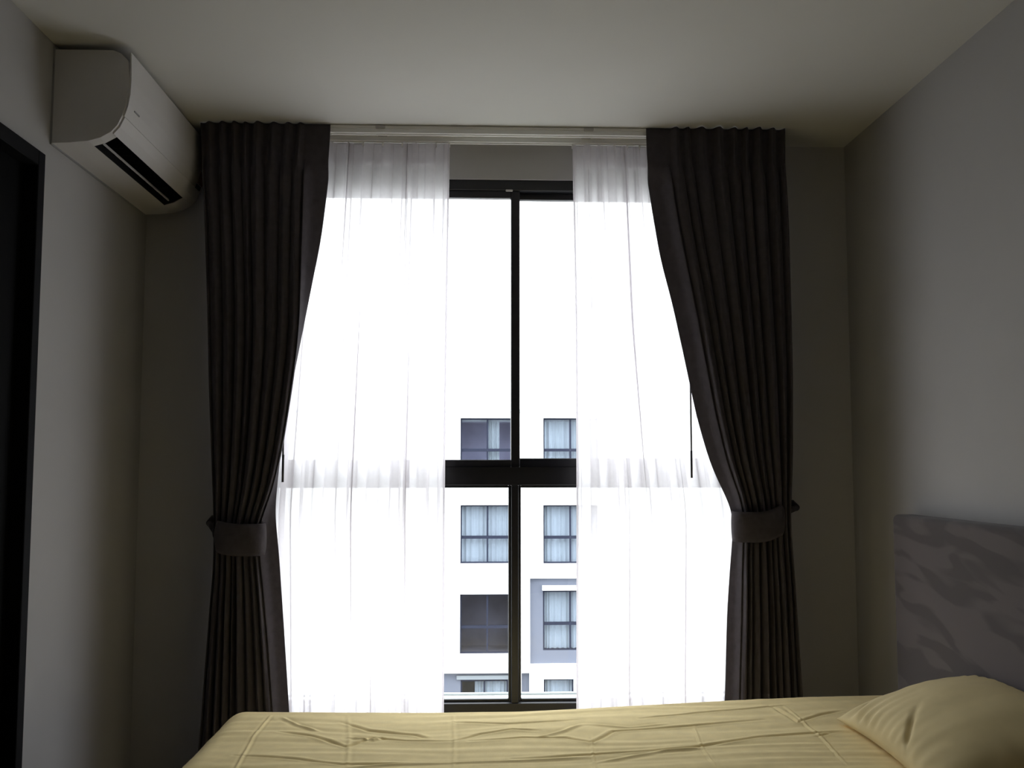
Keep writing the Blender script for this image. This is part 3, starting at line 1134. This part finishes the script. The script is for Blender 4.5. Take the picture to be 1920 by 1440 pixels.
box('roof_coping', bx0 - 0.05, bx1 + 0.05, YB - 0.06, YB + 0.36, ztop - 0.005, ztop + 0.07, M['coping'], bld)
# grey bay with its own window
holed_panel('grey_panel', (REC[0], REC[1], REC[2], REC[3]), YB + 0.16, YB + 0.29, [WIN['B3']], M['facade_grey'], bld)
a = rect(1017, 1124, 1098, 1107)
box('window_hood', a[0], a[1], YB - 0.05, YB + 0.16, a[2], a[3], M['facade'], bld)
# lowest storey in view
lw = rect(863, 953, 1277, 1400)
rw = rect(1020, 1076, 1274, 1400)
r1 = rect(780, 956, 1262, 1400)
holed_panel('blue_grey_wall', r1, YB + 0.20, YB + 0.30, [lw], M['facade_grey'], bld)
r2 = rect(978, 993, 1262, 1400)
box('blue_grey_pier', r2[0], r2[1], YB + 0.20, YB + 0.30, r2[2], r2[3], M['facade_grey'], bld)
holed_panel('pale_wall', PALE, YB + 0.05, YB + 0.30, [rw], M['facade_pale'], bld)
r3 = rect(856, 956, 1268, 1276)
box('window_hood', r3[0], r3[1], YB + 0.12, YB + 0.20, r3[2], r3[3], M['hood_grey'], bld)


def far_window(r, cols, rows, y, curtain, room, pleat=9, partial=None):
    x0, x1, z0, z1 = r
    t = 0.045
    bm = bmesh.new()
    add_box(bm, x0, x0 + t, y, y + 0.07, z0, z1)
    add_box(bm, x1 - t, x1, y, y + 0.07, z0, z1)
    add_box(bm, x0 + t, x1 - t, y, y + 0.07, z0, z0 + t)
    add_box(bm, x0 + t, x1 - t, y, y + 0.07, z1 - t, z1)
    for k in range(1, cols):
        xm_ = x0 + (x1 - x0) * k / cols
        add_box(bm, xm_ - t * 0.6, xm_ + t * 0.6, y - 0.01, y + 0.07, z0 + t, z1 - t)
    zr = z1 - (z1 - z0) * 0.555
    if rows > 1:
        add_box(bm, x0 + t, x1 - t, y - 0.02, y + 0.08, zr - 0.045, zr + 0.045)
    f = bm_obj('window_frame', bm, M['far_frame'], bld)
    xs_ = np.linspace(x0 + t * 0.5, x1 - t * 0.5, cols + 1)
    zz_ = [z0 + t * 0.5, zr, z1 - t * 0.5] if rows > 1 else [z0 + t * 0.5, z1 - t * 0.5]
    for i in range(cols):
        for j in range(len(zz_) - 1):
            g = mesh('pane', [(xs_[i], y + 0.035, zz_[j]), (xs_[i + 1], y + 0.035, zz_[j]), (xs_[i + 1], y + 0.035, zz_[j + 1]),
                              (xs_[i], y + 0.035, zz_[j + 1])], [(0, 1, 2, 3)])
            g.materials.append(M['far_glass'])
            go = bpy.data.objects.new('pane', g)
            COL.objects.link(go)
            go.parent = f
    # the room box behind the glass
    bm = bmesh.new()
    dy = 1.4
    p = [bm.verts.new(q) for q in ((x0, y + 0.08, z0), (x1, y + 0.08, z0), (x1, y + 0.08, z1), (x0, y + 0.08, z1),
                                   (x0, y + dy, z0), (x1, y + dy, z0), (x1, y + dy, z1), (x0, y + dy, z1))]
    for q in ((4, 5, 6, 7), (0, 1, 5, 4), (1, 2, 6, 5), (2, 3, 7, 6), (3, 0, 4, 7)):
        bm.faces.new([p[i] for i in q])
    ro = bm_obj('room_interior', bm, M[room], None)
    ro.parent = f
    ro.location = (0, 0, 0)
    if curtain:
        xa, xb = (x0 + 0.03, x1 - 0.03) if partial is None else (x0 + (x1 - x0) * partial[0], x0 + (x1 - x0) * partial[1])
        n_ = pleat * 8
        rng = random.Random(int(x0 * 100 + z0 * 10))
        phs = fold_phase(pleat, rng, 0.5)
        v, fc = [], []
        for j, z in enumerate((z0 + 0.03, z1 - 0.03)):
            for i in range(n_ + 1):
                u = i / n_
                v.append((xa + (xb - xa) * u, y + 0.20 - 0.05 * math.cos(2 * math.pi * phs(u)), z))
        for i in range(n_):
            fc.append((i, i + 1, n_ + 2 + i, n_ + 1 + i))
        cm = mesh('window_curtain', v, fc)
        cm.materials.append(M['far_curtain'])
        co = bpy.data.objects.new('window_curtain', cm)
        COL.objects.link(co)
        co.parent = f
    return f


far_window(WIN['A1'], 2, 2, YB + 0.14, True, 'room_grey', 7, (0.5, 0.72))
far_window(WIN['B1'], 2, 2, YB + 0.14, True, 'room_dark', 12)
far_window(WIN['A2'], 2, 2, YB + 0.14, True, 'room_dark', 11)
far_window(WIN['B2'], 2, 2, YB + 0.14, True, 'room_dark', 10)
far_window(WIN['A3'], 2, 2, YB + 0.14, False, 'room_dark')
far_window(WIN['B3'], 2, 2, YB + 0.18, True, 'room_dark', 12)
far_window(lw, 2, 1, YB + 0.22, True, 'room_dark', 9, (0.3, 0.98))
far_window(rw, 1, 1, YB + 0.14, True, 'room_dark', 7)
gr = struct(box('floor_outside', -60, 60, 4.5, 80, GZ - 0.2, GZ, M['ground']))
